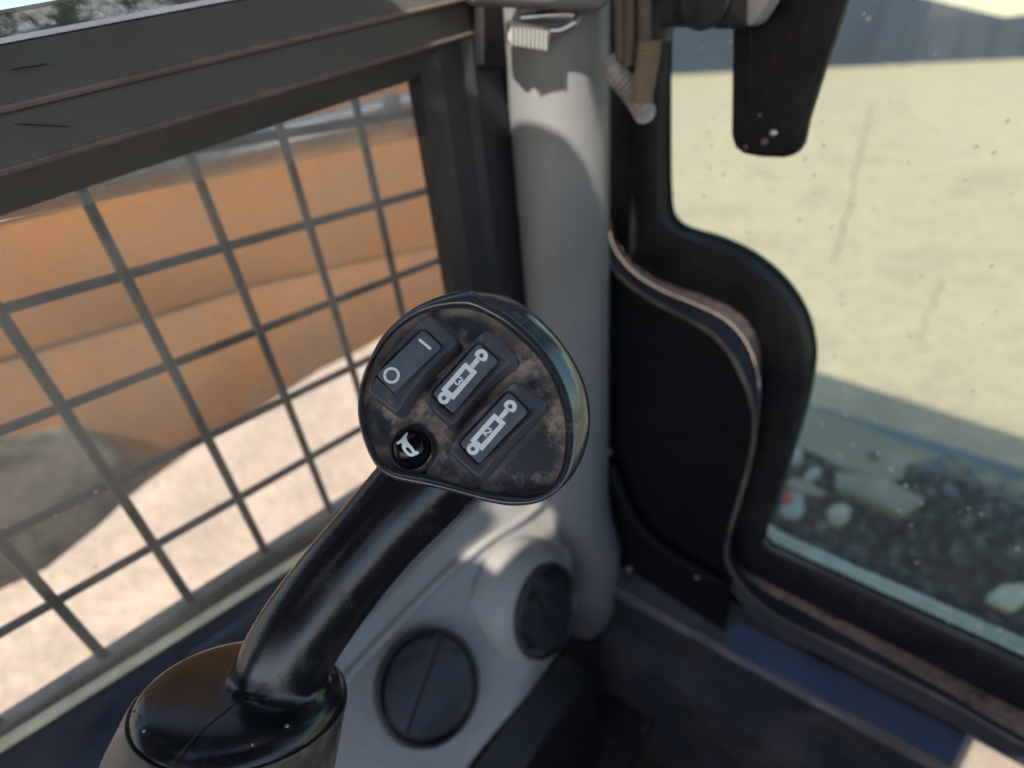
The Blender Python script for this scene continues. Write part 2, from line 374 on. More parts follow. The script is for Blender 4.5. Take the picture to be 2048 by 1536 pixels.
# inner sill below the side window
gz = lambda x: g0.z + (g1.z - g0.z) * (x - g0.x) / (g1.x - g0.x)
bm = NB()
def sprof(x, wide):
    z = gz(x)
    p = [(.369, -.003), (.356, -.005), (.346, -.012), (.318, -.034), (.300, -.056), (.294, -.09), (.294, -.26), (.369, -.26)] if wide else [(.369, -.003), (.358, -.005), (.350, -.010), (.347, -.018), (.346, -.03), (.346, -.045), (.346, -.06), (.369, -.06)]
    return [Vector((x, y, z + d)) for y, d in p]
add_loft(bm, [sprof(-.42, 1), sprof(-.05, 1), sprof(-.03, 0), sprof(.31, 0)], True, True, True)
tag(obj("side_sill", bm, SILL, bevel=.002), "dark plastic sill running under the side window", "sill")

# ------------------------------------------------------------------ wire guard outside the window
wg = thing("window_guard", "dark square wire mesh guard outside the side window", "mesh guard", (.05, .405, -.37))
zr = [-.0285, -.0925, -.158, -.2230, -.2875]
for k in range(-7, 5):
    x = .0495 + .0633 * k; bm = NB()
    add_tube(bm, [(x + random.uniform(-.001, .001), .400, .05), (x, .400, -.15), (x + random.uniform(-.001, .001), .400, -.36)], .0034, 8)
    obj("wire", bm, WIRE, wg)
for z in zr:
    bm = NB(); add_tube(bm, [(-.42, .4066, z), (0, .4066, z + random.uniform(-.0008, .0008)), (.34, .4066, z)], .0034, 8); obj("wire", bm, WIRE, wg)
bm = NB(); add_box(bm, (-.45, .394, -.395), (.36, .41, -.349)); obj("bottom_rail", bm, RAIL, wg, bevel=.002)

# ------------------------------------------------------------------ loader arm beyond the guard
YA = .75
arm = thing("boom", "orange boom with metal pipes outside the wire mesh", "boom", (.3, YA, -.3))
def ppoly(pts, y, th, ax=1):
    P = [on(x, yy, ax, y) for x, yy in pts]; o = Vector((0, 0, 0)); o[ax] = th
    bm = NB(); add_prism(bm, P, o); return bm
up = [(-260, 420), (-100, 240), (200, 150), (560, 60), (960, 40), (990, 420), (880, 492), (700, 528), (500, 572), (250, 650), (-200, 780)]
obj("upper_plate", ppoly(up, YA, .08), ORANGE, arm, bevel=.004)
lowp = [(-300, 800), (-200, 772), (250, 643), (500, 565), (700, 521), (880, 485), (985, 470), (960, 540), (860, 618), (720, 701), (640, 740), (560, 792), (450, 855), (350, 925), (295, 965), (240, 1010), (60, 960), (-300, 1010)]
obj("lower_flange", ppoly(lowp, YA + .002, .08), ORANGE2, arm, bevel=.001)
dplate = [(-300, 900), (-150, 870), (0, 886), (130, 858), (205, 880), (262, 930), (300, 945), (292, 964), (250, 1006), (200, 1055), (95, 1140), (40, 1166), (0, 1184), (-300, 1290)]
obj("dark_plate", ppoly(dplate, YA - .012, .11), MUD, arm, bevel=.006)  # made-up dark plate filling the dark area below the arm
for p, q, r_ in (((520, 268), (900, 176), .0085), ((480, 300), (900, 208), .0085)):
    A, B = on(*p, 1, YA + .004), on(*q, 1, YA + .004); d = B - A
    bm = NB(); add_tube(bm, [A - d * 1.2, A, B, B + d * .3], r_, 14); obj("hydraulic_pipe", bm, CHROME, arm)
bm = ppoly([(766, 193), (800, 185), (806, 222), (772, 231)], YA - .010, .02); obj("pipe_clamp", bm, CLAMP, arm, bevel=.003)

# ------------------------------------------------------------------ corner pillar
az = math.radians(39.7); PD = .47; PR = PD * math.sin(math.radians(4.9)); PC = Vector((PD * math.cos(az), PD * math.sin(az), 0))
pil = thing("corner_pillar", "round light grey pillar at the front corner between the two windows", "pillar", (PC.x, PC.y, -.66))
bm = NB(); rings = []
sx = Vector((math.sin(az), -math.cos(az), 0))
for z, r_, sh in ((ZR, PR, 0), (.0, PR, 0), (-.2, PR, 0), (-.40, PR, 0), (-.46, PR, .0005), (-.50, PR * 1.05, .004), (-.55, PR * 1.13, .011), (-.60, PR * 1.13, .011), (-.65, PR * 1.09, .008), (-.69, PR * 1.02, .005), (-.703, PR * .92, .004), (-.708, PR * .7, .004)):
    c = PC + sx * sh
    rings.append([Vector((c.x + r_ * math.cos(t), c.y + r_ * math.sin(t), z)) for t in (2 * math.pi * k / 64 for k in range(64))])
add_loft(bm, rings, True, True, True); obj("tube", bm, PIL, pil, angle=60)
bm = NB(); add_lathe(bm, PC + Vector((0, 0, -.71)) + sx * .004, Vector((0, 0, 1)), [(PR * 1.0, .004), (PR * 1.12, -.006), (PR * 1.25, -.03), (PR * 1.5, -.06), (PR * 1.7, -.19)], 40)
obj("foot_boot", bm, BLK, pil)

# ------------------------------------------------------------------ console with air vents
con = thing("console", "light grey moulded console with two round black air vents", "console", (.15, .28, -.55))
def cyz(px, py, ax, v): return on(px, py, ax, v)
rows = [
    [on(1062, 930, 1, .338), on(1100, 985, 1, .325), on(1130, 1060, 1, .300), on(1146, 1150, 1, .262), on(1145, 1210, 1, .25), on(1134, 1275, 1, .247)],
    [on(1000, 975, 1, .338), on(1040, 1035, 1, .322), on(1092, 1110, 1, .292), on(1118, 1200, 1, .252), on(1112, 1270, 1, .240), on(1098, 1330, 1, .237)],
    [on(930, 1040, 1, .338), on(962, 1085, 1, .325), on(1030, 1160, 1, .290), on(1060, 1270, 1, .250), on(1062, 1335, 1, .232), on(1052, 1392, 1, .224)],
    [on(830, 1140, 1, .338), on(858, 1178, 1, .328), on(930, 1240, 1, .292), on(1000, 1350, 1, .245), on(1005, 1410, 1, .230), on(1002, 1450, 1, .222)],
    [on(730, 1245, 1, .338), on(760, 1280, 1, .328), on(840, 1330, 1, .292), on(930, 1420, 1, .246), on(950, 1490, 1, .228), on(945, 1520, 1, .222)],
    [on(640, 1350, 1, .338), on(668, 1382, 1, .328), on(750, 1440, 1, .288), on(850, 1520, 1, .246), on(880, 1590, 1, .228), on(880, 1620, 1, .222)],
    [on(520, 1490, 1, .338), on(548, 1530, 1, .328), on(620, 1580, 1, .288), on(720, 1660, 1, .246), on(760, 1750, 1, .228), on(770, 1790, 1, .222)],
]
rs = [smooth_open(r_, 25) for r_ in rows]
cols = [smooth_open([r_[i] for r_ in rs], 40) for i in range(25)]
gridp = [[cols[i][j] for i in range(25)] for j in range(40)]
bm = NB()
full = []
for r_ in gridp:
    full.append(r_ + [Vector((r_[-1].x, r_[-1].y + .03, r_[-1].z - .01)), Vector((r_[0].x, .368, r_[-1].z - .01)), Vector((r_[0].x, .368, r_[0].z))])
add_loft(bm, full, True, True, True); obj("shell", bm, CON, con, angle=50)
# upper ridge of the shell
bm = NB(); add_tube(bm, smooth_open([p + Vector((0, -.003, .001)) for p in [r_[1] for r_ in rows]], 30), .0055, 10); obj("edge_bead", bm, CON, con)
cinv = M.transposed()
def to_px(p):
    c = cinv @ p; return (W0 / 2 + FPX * c.x / -c.z, H0 / 2 - FPX * c.y / -c.z)
def surf_at(px, py):
    best = None
    for a in range(1, 39):
        for b in range(1, 24):
            q = to_px(gridp[a][b]); d = (q[0] - px) ** 2 + (q[1] - py) ** 2
            if best is None or d < best[0]: best = (d, a, b)
    _, a, b = best
    n = (gridp[min(a + 4, 39)][b] - gridp[max(a - 4, 0)][b]).cross(gridp[a][min(b + 4, 24)] - gridp[a][max(b - 4, 0)]).normalized()
    p = gridp[a][b]
    return p, (n if n.dot(p) < 0 else -n)
def vent(px, py, rad, mixn, k, lift, louvre_dir, tilt, boss=False):
    p, n = surf_at(px, py); n = (n * (1 - k) + mixn.normalized() * k).normalized()
    c = onplane(px, py, p, n) + n * lift
    bm = NB(); add_lathe(bm, c, n, [(rad * .97, -.016), (rad * 1.0, .003), (rad * .98, .006), (rad * .93, .0068), (rad * .90, .004), (rad * .88, -.006), (0.0, -.010)], 56)
    v = obj("air_vent", bm, VENT, con)
    bm = NB(); add_lathe(bm, c, n, [(rad * 1.5, -.04), (rad * 1.34, -.016), (rad * 1.2, -.004), (rad * 1.1, .0), (rad * 1.04, .0008), (rad * 1.0, -.001), (rad * .99, -.01)], 56)
    if boss: obj("vent_boss", bm, CON, con)
    else: bm.free()
    u = (louvre_dir - n * louvre_dir.dot(n)).normalized(); t = n.cross(u)
    for k, (a, b, dz, ang) in enumerate(((-.84, .10, .004, tilt), (.13, .84, .004, -tilt * 1.3))):
        bm = NB(); ring0 = []; 
        N = 16; pts = []
        for i in range(N + 1):
            s_ = a + (b - a) * i / N; pts.append((s_, math.sqrt(max(0, .84 ** 2 - s_ * s_)) if abs(s_) < .84 else 0))
        loop = [(s_, h) for s_, h in pts] + [(s_, -h) for s_, h in reversed(pts) if h > 1e-6]
        P = []
        for s_, h in loop:
            m_ = (a + b) / 2
            P.append(c + t * (s_ * rad) + u * (h * rad) + n * (dz + (s_ - m_) * rad * ang - .25 * rad * (s_ - m_) ** 2 * 0))
        add_prism(bm, P, -n * .006); obj("flap", bm, VENT, v, bevel=.0012)
    for k in (-1, 1):
        q = c + t * (k * .30 * rad) + u * (.70 * rad) + n * .004
        bm = NB(); add_lathe(bm, q, n, [(.0028, 0), (.0028, .0025), (.0, .003)], 12); obj("rivet", bm, BLK, v)
vent(855, 1370, .0505, Vector((.02, -.80, .60)), .3, .004, Vector((.75, .3, .35)), .06)
vent(1074, 1214, .0500, M @ Vector((.72, .06, .69)), 1.0, .013, Vector((0, 0, 1)), .06, True)

# ------------------------------------------------------------------ joystick
J0 = ray(940, 810) * .2
NF = (M @ Vector((-.12, .28, 1))).normalized()
def F(px, py, w=0.0): return onplane(px, py, J0 + NF * w, NF)
def c1(pts): return [(680 + x / 3.0714, 550 + y / 3.0714) for x, y in pts]
joy = thing("joystick", "black control joystick with dusty switch head and bent grip", "joystick", D(494, 1375, .2))
outl = c1([(800, 93), (900, 165), (1010, 225), (1150, 340), (1270, 470), (1362, 620), (1422, 780), (1447, 930), (1442, 1100), (1404, 1240), (1325, 1340), (1200, 1403), (1050, 1417), (900, 1392), (750, 1350), (560, 1303), (390, 1270), (285, 1232), (205, 1150), (150, 1030), (116, 900), (110, 780), (130, 650), (180, 520), (250, 390), (340, 290), (450, 205), (560, 150), (680, 110)])
sil = c1([(790, 86), (930, 98), (1070, 152), (1210, 250), (1340, 385), (1445, 540), (1512, 700), (1538, 880), (1516, 1040), (1462, 1180), (1370, 1300), (1225, 1385), (1050, 1402), (900, 1377), (750, 1335), (560, 1288), (390, 1255), (300, 1222), (222, 1140), (170, 1025), (138, 900), (133, 780), (152, 650), (200, 525), (268, 400), (356, 305), (462, 218), (570, 158), (680, 115)])
flo = c1([(790, 216), (960, 285), (1130, 420), (1258, 570), (1338, 740), (1376, 900), (1376, 1080), (1342, 1220), (1262, 1318), (1150, 1352), (1000, 1335), (850, 1312), (700, 1272), (500, 1216), (385, 1196), (300, 1172), (232, 1100), (182, 980), (156, 860), (152, 750), (176, 620), (238, 485), (328, 365), (450, 272), (590, 222)])
NR = 120
def ring(pts, wv): return [F(p.x, p.y, wv) for p in smooth_closed([Vector((a, b)) for a, b in pts], NR)]
def ring2(pts, n=NR): return smooth_closed([Vector((a, b)) for a, b in pts], n)
ro, rs_, rf = ring2(outl), ring2(sil), ring2(flo)
def lerp2(A, B, t): return [a.lerp(b, t) for a, b in zip(A, B)]
def toF(A, wv): return [F(p.x, p.y, wv) for p in A]
cen = Vector((950, 790))
def scale2(A, k, c=cen): return [c + (p - c) * k for p in A]
RW = -.0075
rings = [toF(lerp2(rf, ro, .02), RW - .0006), toF(lerp2(rf, ro, .16), -.0016), toF(lerp2(rf, ro, .42), -.0004), toF(lerp2(rf, ro, .66), 0.0), toF(lerp2(rf, ro, .88), -.0004), toF(ro, -.0014),
         toF(lerp2(ro, rs_, .45), -.0042), toF(lerp2(ro, rs_, .82), -.0085), toF(rs_, -.0135)]
last = rings[-1]; cc = sum(last, Vector()) / len(last)
for k, dz in ((.985, .010), (.93, .021), (.80, .030), (.60, .036), (.3, .039)):
    rings.append([cc + (p - cc) * k - NF * dz for p in last])
bm = NB(); add_loft(bm, rings, True, False, True)
obj("head_shell", bm, HEADM, joy, angle=70)
# recessed face plate, dished towards lower right corner
bm = NB()
inner = [toF(lerp2(rf, ro, .06), RW)]
for k, dz in ((.9, 0.0), (.75, .0003), (.5, .0004), (.25, .0004)): inner.append(toF(scale2(rf, k), RW + dz))
add_loft(bm, inner, True, False, True)
obj("face_plate", bm, FACE, joy, angle=70)
# seam in the rim
bm = NB(); a_ = F(680 + 795 / 3.0714, 550 + 205 / 3.0714, -.0035); b_ = F(680 + 797 / 3.0714, 550 + 130 / 3.0714, -.0004)
add_tube(bm, [a_, b_], .00025, 6); obj("seam_line", bm, BLK, joy)

def quadring(quad, wv, rnd, k=1.0, n=5):
    c = sum((Vector(p) for p in quad), Vector((0, 0))) / 4
    pts = rounded([c + (Vector(p) - c) * k for p in quad], rnd, n)
    dense = []
    m = len(pts)
    for i in range(m):                                  # densify long sides
        a, b = pts[i], pts[(i + 1) % m]
        st = 6 if i % (n + 1) == n else 1
        for s_ in range(st): dense.append(a.lerp(b, s_ / st))
    return dense
def switch(bezel, rocker, tiltA, tiltB, name="switch"):
    """bezel / rocker: crop-space quads TL TR BR BL (TL-TR = upper end, BR-BL = lower end)"""
    B = c1(bezel); R = c1(rocker)
    ub = (Vector(B[0]) + Vector(B[1])) / 2; lb = (Vector(B[2]) + Vector(B[3])) / 2; ax = (ub - lb); Lq = ax.length; axn = ax.normalized()
    def arc(p, h):                                       # saddle: ends higher than the middle
        s_ = ((p - (ub + lb) / 2).dot(axn)) / (Lq / 2); return h
    mB = (ub + lb) / 2; pl_ = Vector((axn.y, -axn.x)); pl_ = pl_ if pl_.x < 0 else -pl_
    def sweep(q, rnd, k, h):                             # arched along its length, waisted on the lower right side
        out = []
        for p in quadring(q, 0, rnd, k):
            s_ = max(-1, min(1, (p - mB).dot(axn) / (Lq / 2))); c_ = (1 - s_ * s_)
            p2 = p + pl_ * c_ * (7.0 if (p - mB).dot(pl_) < 0 else 3.0)
            out.append(F(p2.x, p2.y, h) + NF * (.0022 * c_))
        return out
    top3 = sweep(B, .20, 1.0, .0018); tc = sum(top3, Vector()) / len(top3)
    drop = lambda k, dz: [tc + (p - tc) * k + NF * dz for p in top3]
    rg = [drop(1.055, RW - .0021), drop(1.045, RW - .0010), drop(1.025, RW - .0002), drop(1.012, -.0030), drop(1.004, -.0006), top3, sweep(B, .2, .975, .0026), sweep(B, .2, .95, .0027)]
    n_ = len(rg[0])
    q2 = [F(p.x, p.y, .0018) for p in quadring(R, 0, .16, 1.05)]
    q3 = [F(p.x, p.y, -.0012) for p in quadring(R, 0, .16, 1.035)]
    if len(q2) != n_:
        rg[-1] = resample(rg[-1], n_, True); q2 = resample(q2, n_, True); q3 = resample(q3, n_, True)
    bm = NB(); add_loft(bm, rg + [q2, q3], True, False, True)
    bz = obj("rocker_switch", bm, BEZ, joy, angle=70)
    ur = (Vector(R[0]) + Vector(R[1])) / 2; lr = (Vector(R[2]) + Vector(R[3])) / 2; cr = (ur + lr) / 2; a2 = ur - lr; l2 = a2.length / 2; a2 = a2.normalized()
    def wt(x, y):
        s_ = max(-1.1, min(1.1, (Vector((x, y)) - cr).dot(a2) / l2))
        return (tiltA + tiltB) / 2 + (tiltA - tiltB) / 2 * s_ + .0004 * (s_ * s_ - .5)
    def rr(k, dz, rnd=.14):
        q = quadring(R, 0, rnd, k)
        return [F(p.x, p.y, wt(p.x, p.y) + dz) for p in q]
    edge = rr(1.0, -.0007); ec_ = sum(edge, Vector()) / len(edge)
    foot = []
    for p in edge:
        h_ = (p - J0).dot(NF); foot.append(p - NF * (h_ + .0022))
    rg = [foot, edge, rr(.992, -.0003), rr(.97, -.00005), rr(.94, 0)]
    for k in (.75, .5, .25): rg.append(rr(k, 0))
    bm = NB(); add_loft(bm, rg, True, False, True)
    rk = obj("rocker", bm, ROCK, bz, angle=55)
    return bz, wt
b1, w1 = switch([(543, 238), (735, 412), (352, 862), (158, 705)], [(512, 332), (628, 442), (328, 725), (222, 612)], .0026, .0062)
b2, w2 = switch([(905, 325), (1098, 508), (690, 940), (512, 775)], [(850, 418), (972, 525), (692, 850), (566, 730)], .0042, .0046)
b3, w3 = switch([(1076, 645), (1284, 790), (858, 1262), (655, 1075)], [(1035, 715), (1158, 838), (852, 1160), (736, 1035)], .0042, .0046)

def flat(name, loops, wf, m, parent, dz=.00012, subdiv=0):
    """white print: 2-D pixel loops (outer first, then holes) filled and laid on a surface"""
    bm = NB(); edges = []
    for lp in loops:
        vs = [bm.verts.new((x, y, 0)) for x, y in lp]
        for i in range(len(vs)): edges.append(bm.edges.new((vs[i], vs[(i + 1) % len(vs)])))
    bmesh.ops.triangle_fill(bm, edges=edges, use_beauty=True, normal=(0, 0, 1))
    if subdiv:
        bmesh.ops.subdivide_edges(bm, edges=bm.edges, cuts=subdiv, use_grid_fill=True); bmesh.ops.triangulate(bm, faces=bm.faces)
    for v in bm.verts: v.co = wf(v.co.x, v.co.y, dz)
    base = list(bm.faces)
    r = bmesh.ops.extrude_face_region(bm, geom=base)
    for v in [g for g in r["geom"] if isinstance(g, bmesh.types.BMVert)]: v.co -= NF * .00008
    return obj(name, bm, m, parent, smooth=False)
def circ(cx, cy, r, n=28, a0=0, a1=2 * math.pi, full=True):
    return [(cx + r * math.cos(a0 + (a1 - a0) * k / (n if full else n - 1)), cy + r * math.sin(a0 + (a1 - a0) * k / (n if full else n - 1))) for k in range(n)]
def S(wt): return lambda x, y, dz: F(x, y, wt(x, y) + dz)
# switch 1: "O" and "I"
z2 = lambda pts: [(700 + x / 5.908, 600 + y / 5.908) for x, y in pts]
flat("off_mark", [z2(circ(490, 890, 98, 40)), z2(circ(490, 890, 66, 40))], S(w1), WHITE, b1)
flat("on_mark", [z2(rounded([(825, 450), (968, 570), (945, 592), (802, 474)], .3, 3))], S(w1), WHITE, b1)
bm = NB()
e0, e1 = Vector(c1([(224, 624)])[0]), Vector(c1([(326, 716)])[0])
q = [F(e0.x - .6, e0.y + 3, w1(e0.x, e0.y) - .0006), F(e1.x - .6, e1.y + 3, w1(e1.x, e1.y) - .0006), F(e1.x - .4, e1.y + 5.5, w1(e1.x, e1.y) - .0012), F(e0.x - .4, e0.y + 5.5, w1(e0.x, e0.y) - .0012)]
add_prism(bm, q, NF * .0004); obj("worn_edge", bm, WORN, b1)
# switches 2 and 3: cylinder symbols with digits
def cyl_symbol(zf, wt, parent, dy, digit):
    """zf maps close-up coordinates to pixels"""
    o = Vector(dy)
    P = lambda pts: zf([(x + o.x, y + o.y) for x, y in pts])
    TL, TR, BR, BL = Vector((715, 405)), Vector((1000, 640)), Vector((430, 1300)), Vector((140, 1055))
    il = [Vector((725, 560)), Vector((840, 665)), Vector((410, 1140)), Vector((300, 1045))]
    ou = [TL, TR, BR, BL]
    flat("cylinder_mark", [P(rounded(ou, .06, 2)), P(il)], S(wt), WHITE, parent)
    flat("rod_mark", [P([(985, 285), (1060, 380), (905, 553), (822, 478)])], S(wt), WHITE, parent, .00018)
    a = math.atan2(-1, 1)
    top = circ(1090, 250, 158, 30, math.radians(185), math.radians(185 + 235), False)
    top = [(x, y) for x, y in circ(1092, 252, 157, 26, math.radians(-175), math.radians(62), False)] + [(1072, 362), (985, 285)]
    flat("eye_mark", [P(top), P(circ(1095, 248, 55, 20))], S(wt), WHITE, parent, .00022)
    flat("eye_mark", [P(circ(215, 1250, 148, 32)), P(circ(210, 1252, 54, 20))], S(wt), WHITE, parent, .00022)
    # digit, upright along the cylinder axis
    up_ = Vector((.68, -.73)); rt = Vector((.73, .68)); c = Vector((560, 850)) if digit == 3 else Vector((560, 850))
    hgt, wd = 92, 62
    if digit == 3: st = [(-.8, .62), (-.45, .95), (.2, 1.0), (.72, .72), (.66, .30), (.1, .05), (.7, -.22), (.78, -.68), (.25, -1.0), (-.45, -.95), (-.85, -.62)]
    else: st = [(-.8, .5), (-.6, .9), (0, 1.02), (.62, .85), (.75, .45), (.4, .0), (-.3, -.5), (-.8, -.95), (-.2, -.95), (.85, -.95)]
    pts = [c + rt * (x * wd) + up_ * (y * hgt) for x, y in st]
    pts = smooth_open(pts, 26) if digit == 3 else smooth_open(pts[:8], 20) + [pts[8], pts[9]]
    hw = 21; Lf, Rt = [], []
    for i, p in enumerate(pts):
        d = (pts[min(i + 1, len(pts) - 1)] - pts[max(i - 1, 0)]).normalized(); nn = Vector((-d.y, d.x))
        Lf.append(p + nn * hw); Rt.append(p - nn * hw)
    bm = NB(); pr = []
    for a_, b_ in zip(Lf, Rt):
        A2, B2 = P([(a_.x, a_.y), (b_.x, b_.y)])
        A3, B3 = S(wt)(*A2, .0002), S(wt)(*B2, .0002)
        pr.append([A3, B3, B3 - NF * .00008, A3 - NF * .00008])
    add_loft(bm, pr, True, True, True); obj("digit_mark", bm, WHITE, parent, smooth=False)
cyl_symbol(lambda pts: [(870 + x / 11.8167, 690 + y / 11.8167) for x, y in pts], w2, b2, (0, 0), 3)
cyl_symbol(lambda pts: [(925 + x / 11.8167, 790 + y / 11.8167) for x, y in pts], w3, b3, (34, 22), 2)

# horn button: collar and glossy dome
hc = F(824, 893, 0); rp = (F(861, 893, 0) - F(824, 893, 0)).length
bm = NB(); hb = F(828, 900, RW)
add_lathe(bm, hb, NF, [(rp * 1.36, -.0003), (rp * 1.32, .0022), (rp * 1.24, .0036), (rp * 1.16, .0040), (rp * 1.08, .0034), (rp * 1.04, .0004)], 48)
hcol = obj("horn_button", bm, HEADM, joy)
RS = rp * 1.12; sc_ = hb + NF * (.0072 - RS * .55)
prof = []
amax = math.asin(min(.999, rp * 1.0 / RS))
prof = [(rp * 1.0, -.0005)] + [(RS * math.sin(amax * t), 0) for t in ()]
apts = [(RS * math.sin(amax * (1 - k / 12)), (sc_ - hb).dot(NF) + RS * math.cos(amax * (1 - k / 12))) for k in range(13)]
bm = NB(); add_lathe(bm, hb, NF, [(rp, .0002)] + apts[:-1] + [(0, apts[-1][1])], 48); dome = obj("push_dome", bm, DOME, hcol)
def sph(px, py, dz):
    r_ = ray(px, py); b = r_.dot(sc_); R_ = RS + dz; disc = b * b - (sc_.length_squared - R_ * R_)
    return r_ * (b - math.sqrt(max(disc, 0)))
z4 = lambda pts: [(770 + x / 13.96, 840 + y / 13.96) for x, y in pts]
hol = [Vector(p) for p in [(590, 350), (645, 375), (600, 480), (640, 610), (760, 750), (850, 872), (910, 868), (948, 905), (900, 972), (830, 985), (760, 1022), (650, 992), (540, 885), (470, 755), (482, 680), (430, 640), (370, 682), (318, 645), (480, 500)]]
flat("horn_mark", [z4([(p.x, p.y) for p in smooth_closed(hol, 60)]), z4([(p.x, p.y) for p in smooth_closed([Vector(p) for p in [(580, 765), (650, 768), (735, 865), (755, 932), (690, 920), (610, 850)]], 18)])], sph, WHITE, hcol, .0001, 4)

# grip stalk
NBZ = Vector((.506, .182, .843)).normalized()
BC = D(494, 1375, .2); BR = .0374
axis = [D(905, 900, .222), D(850, 965, .217), D(770, 1052, .212), D(688, 1148, .208), D(622, 1236, .205), D(582, 1300, .2035), D(562, 1345, .203)]
axis.append(axis[-1] - NBZ * .010); axis.append(axis[-1] - NBZ * .012)
path = smooth_open(axis, 44); rings = []
u = None
fw = (M @ Vector((0, 0, 1)))
for i, p in enumerate(path):
    d = (path[min(i + 1, 43)] - path[max(i - 1, 0)]).normalized()
    a = (fw - d * fw.dot(d)).normalized(); b = d.cross(a)
    t = i / 43; k = 1.18 - .5 * min(t, .3) + 0.03
    k = 1.2 - .18 * min(1, t / .35) 
    fl = max(0, (t - .80) / .12); k += .16 * min(fl, 1) ** 2
    r_ = .0172 * k
    rings.append([p + a * (r_ * .86 * math.cos(q)) * (1 if math.cos(q) > 0 else 1.0) + b * (r_ * math.sin(q) * 1.02) for q in (2 * math.pi * j / 56 for j in range(56))])
bmg = NB(); add_loft(bmg, rings, True, True, True)
# palm base, with a dusty skirt coloured paler for window light
prof = [(.0, .0035), (BR * .35, .0032), (BR * .6, .0026), (BR * .8, .0016), (BR * .92, .0002), (BR * .975, -.0018), (BR * 1.0, -.005), (BR * .97, -.010), (BR * .93, -.020), (BR * .88, -.030), (BR * .80, -.046), (BR * .7, -.055), (BR * .5, -.06), (BR * .45, -.25)]
add_lathe(bmg, BC, NBZ, prof, 80)
bmesh.ops.recalc_face_normals(bmg, faces=bmg.faces)
tmp = bpy.data.meshes.new("grip_tmp"); bmg.to_mesh(tmp); bmg.free()
to_ = bpy.data.objects.new("grip_tmp", tmp); COL.objects.link(to_)
rm = to_.modifiers.new("r", 'REMESH'); rm.mode = 'VOXEL'; rm.voxel_size = .0011
sm = to_.modifiers.new("s", 'SMOOTH'); sm.factor = .5; sm.iterations = 48
me_ = bpy.data.meshes.new_from_object(to_.evaluated_get(bpy.context.evaluated_depsgraph_get()))
bm = NB(); bm.from_mesh(me_); bpy.data.objects.remove(to_)
obj("bent_grip", bm, GRIP, joy, angle=180)
bm = NB(); lf = (M @ Vector((-1, 0, 0))); lf = (lf - NBZ * lf.dot(NBZ)).normalized(); lv = NBZ.cross(lf); rg = []
for r_, h, sh in ((.985, -.0046, 0), (1.008, -.0040, 0), (1.025, -.0055, .0004), (1.05, -.012, .0018), (1.085, -.021, .0036), (1.11, -.031, .005), (1.03, -.047, .006), (.8, -.050, .006)):
    c = BC + NBZ * h + lf * sh
    rg.append([c + lf * (BR * r_ * math.cos(q)) + lv * (BR * r_ * math.sin(q)) for q in (2 * math.pi * k / 80 for k in range(80))])
add_loft(bm, rg, True, True, True)
obj("skirt", bm, SKIRT, joy, angle=80)
bm = NB(); sp = []
for px, py in ((500, 1385), (455, 1418), (415, 1450), (375, 1490), (345, 1525), (330, 1550)):
    p = onplane(px, py, BC, NBZ); rr_ = (p - BC).length / BR
    p = onplane(px, py, BC + NBZ * (.0036 - .0034 * rr_ ** 2.2), NBZ); sp.append(p)
add_tube(bm, smooth_open(sp, 30), .00028, 6); obj("seam_line", bm, BLK, joy)
for px, py, r_, m_ in ((574, 1452, .0007, LATCH), (288, 1462, .0005, LATCH), (505, 1490, .0004, LATCH), (300, 1392, .0006, WORN), (268, 1423, .0006, WORN)):
    p = onplane(px, py, BC, NBZ); rr_ = (p - BC).length / BR
    p = onplane(px, py, BC + NBZ * (.0036 - .0034 * rr_ ** 2.2), NBZ)
    bm = NB(); add_lathe(bm, p, NBZ, [(r_, -.0002), (r_ * .8, .0003), (0, .0004)], 10); obj("dust_speck", bm, m_, joy)

# ------------------------------------------------------------------ front window wall
fwn = thing("front_window", "stepped front window with thick black rubber frame and greenish glass", "window", (.43, -.05, -.5))
def curve_px(pts, n): return [(p.x, p.y) for p in smooth_open([Vector(q) for q in pts], n)]
XP, XF, XG = .400, .432, .450
inner = [(1345, -120), (1341, 60), (1336, 300), (1336, 400), (1343, 440), (1372, 462), (1440, 482), (1510, 517), (1570, 570), (1608, 630), (1624, 690), (1623, 745), (1605, 830), (1570, 945), (1540, 1040), (1531, 1070), (1542, 1088), (1580, 1105), (1700, 1160), (1900, 1251), (2048, 1319), (2500, 1530)]
outer = [(1200, -120), (1200, 60), (1202, 300), (1210, 420), (1233, 480), (1270, 530), (1330, 566), (1410, 592), (1470, 620), (1508, 660), (1524, 720), (1520, 800), (1502, 880), (1478, 970), (1462, 1050), (1462, 1110), (1490, 1140), (1560, 1178), (1700, 1248), (1900, 1348), (2048, 1424), (2500, 1650)]
NC = 110
ic, oc = curve_px(inner, NC), curve_px(outer, NC)
I3 = [on(x, y, 0, XG - .003) for x, y in ic]
Ib = [on(x - 0, y, 0, XG - .006) for x, y in ic]
def lerpc(a, b, t): return [(p[0] * (1 - t) + q[0] * t, p[1] * (1 - t) + q[1] * t) for p, q in zip(a, b)]
R1 = [on(x, y, 0, XF) for x, y in lerpc(ic, oc, .16)]
R2 = [on(x, y, 0, XF - .003) for x, y in lerpc(ic, oc, .30)]
R3 = [on(x, y, 0, XF - .003) for x, y in lerpc(ic, oc, .92)]
R4 = [on(x, y, 0, XF) for x, y in oc]
R5 = [p + Vector((.03, .004, -.004)) for p in R4]; R6 = [p + Vector((.0035, 0, 0)) for p in I3]
bm = NB(); add_loft(bm, [I3, R1, R2, R3, R4, R5, R6], False); obj("rubber_frame", bm, FFR, fwn, angle=50)
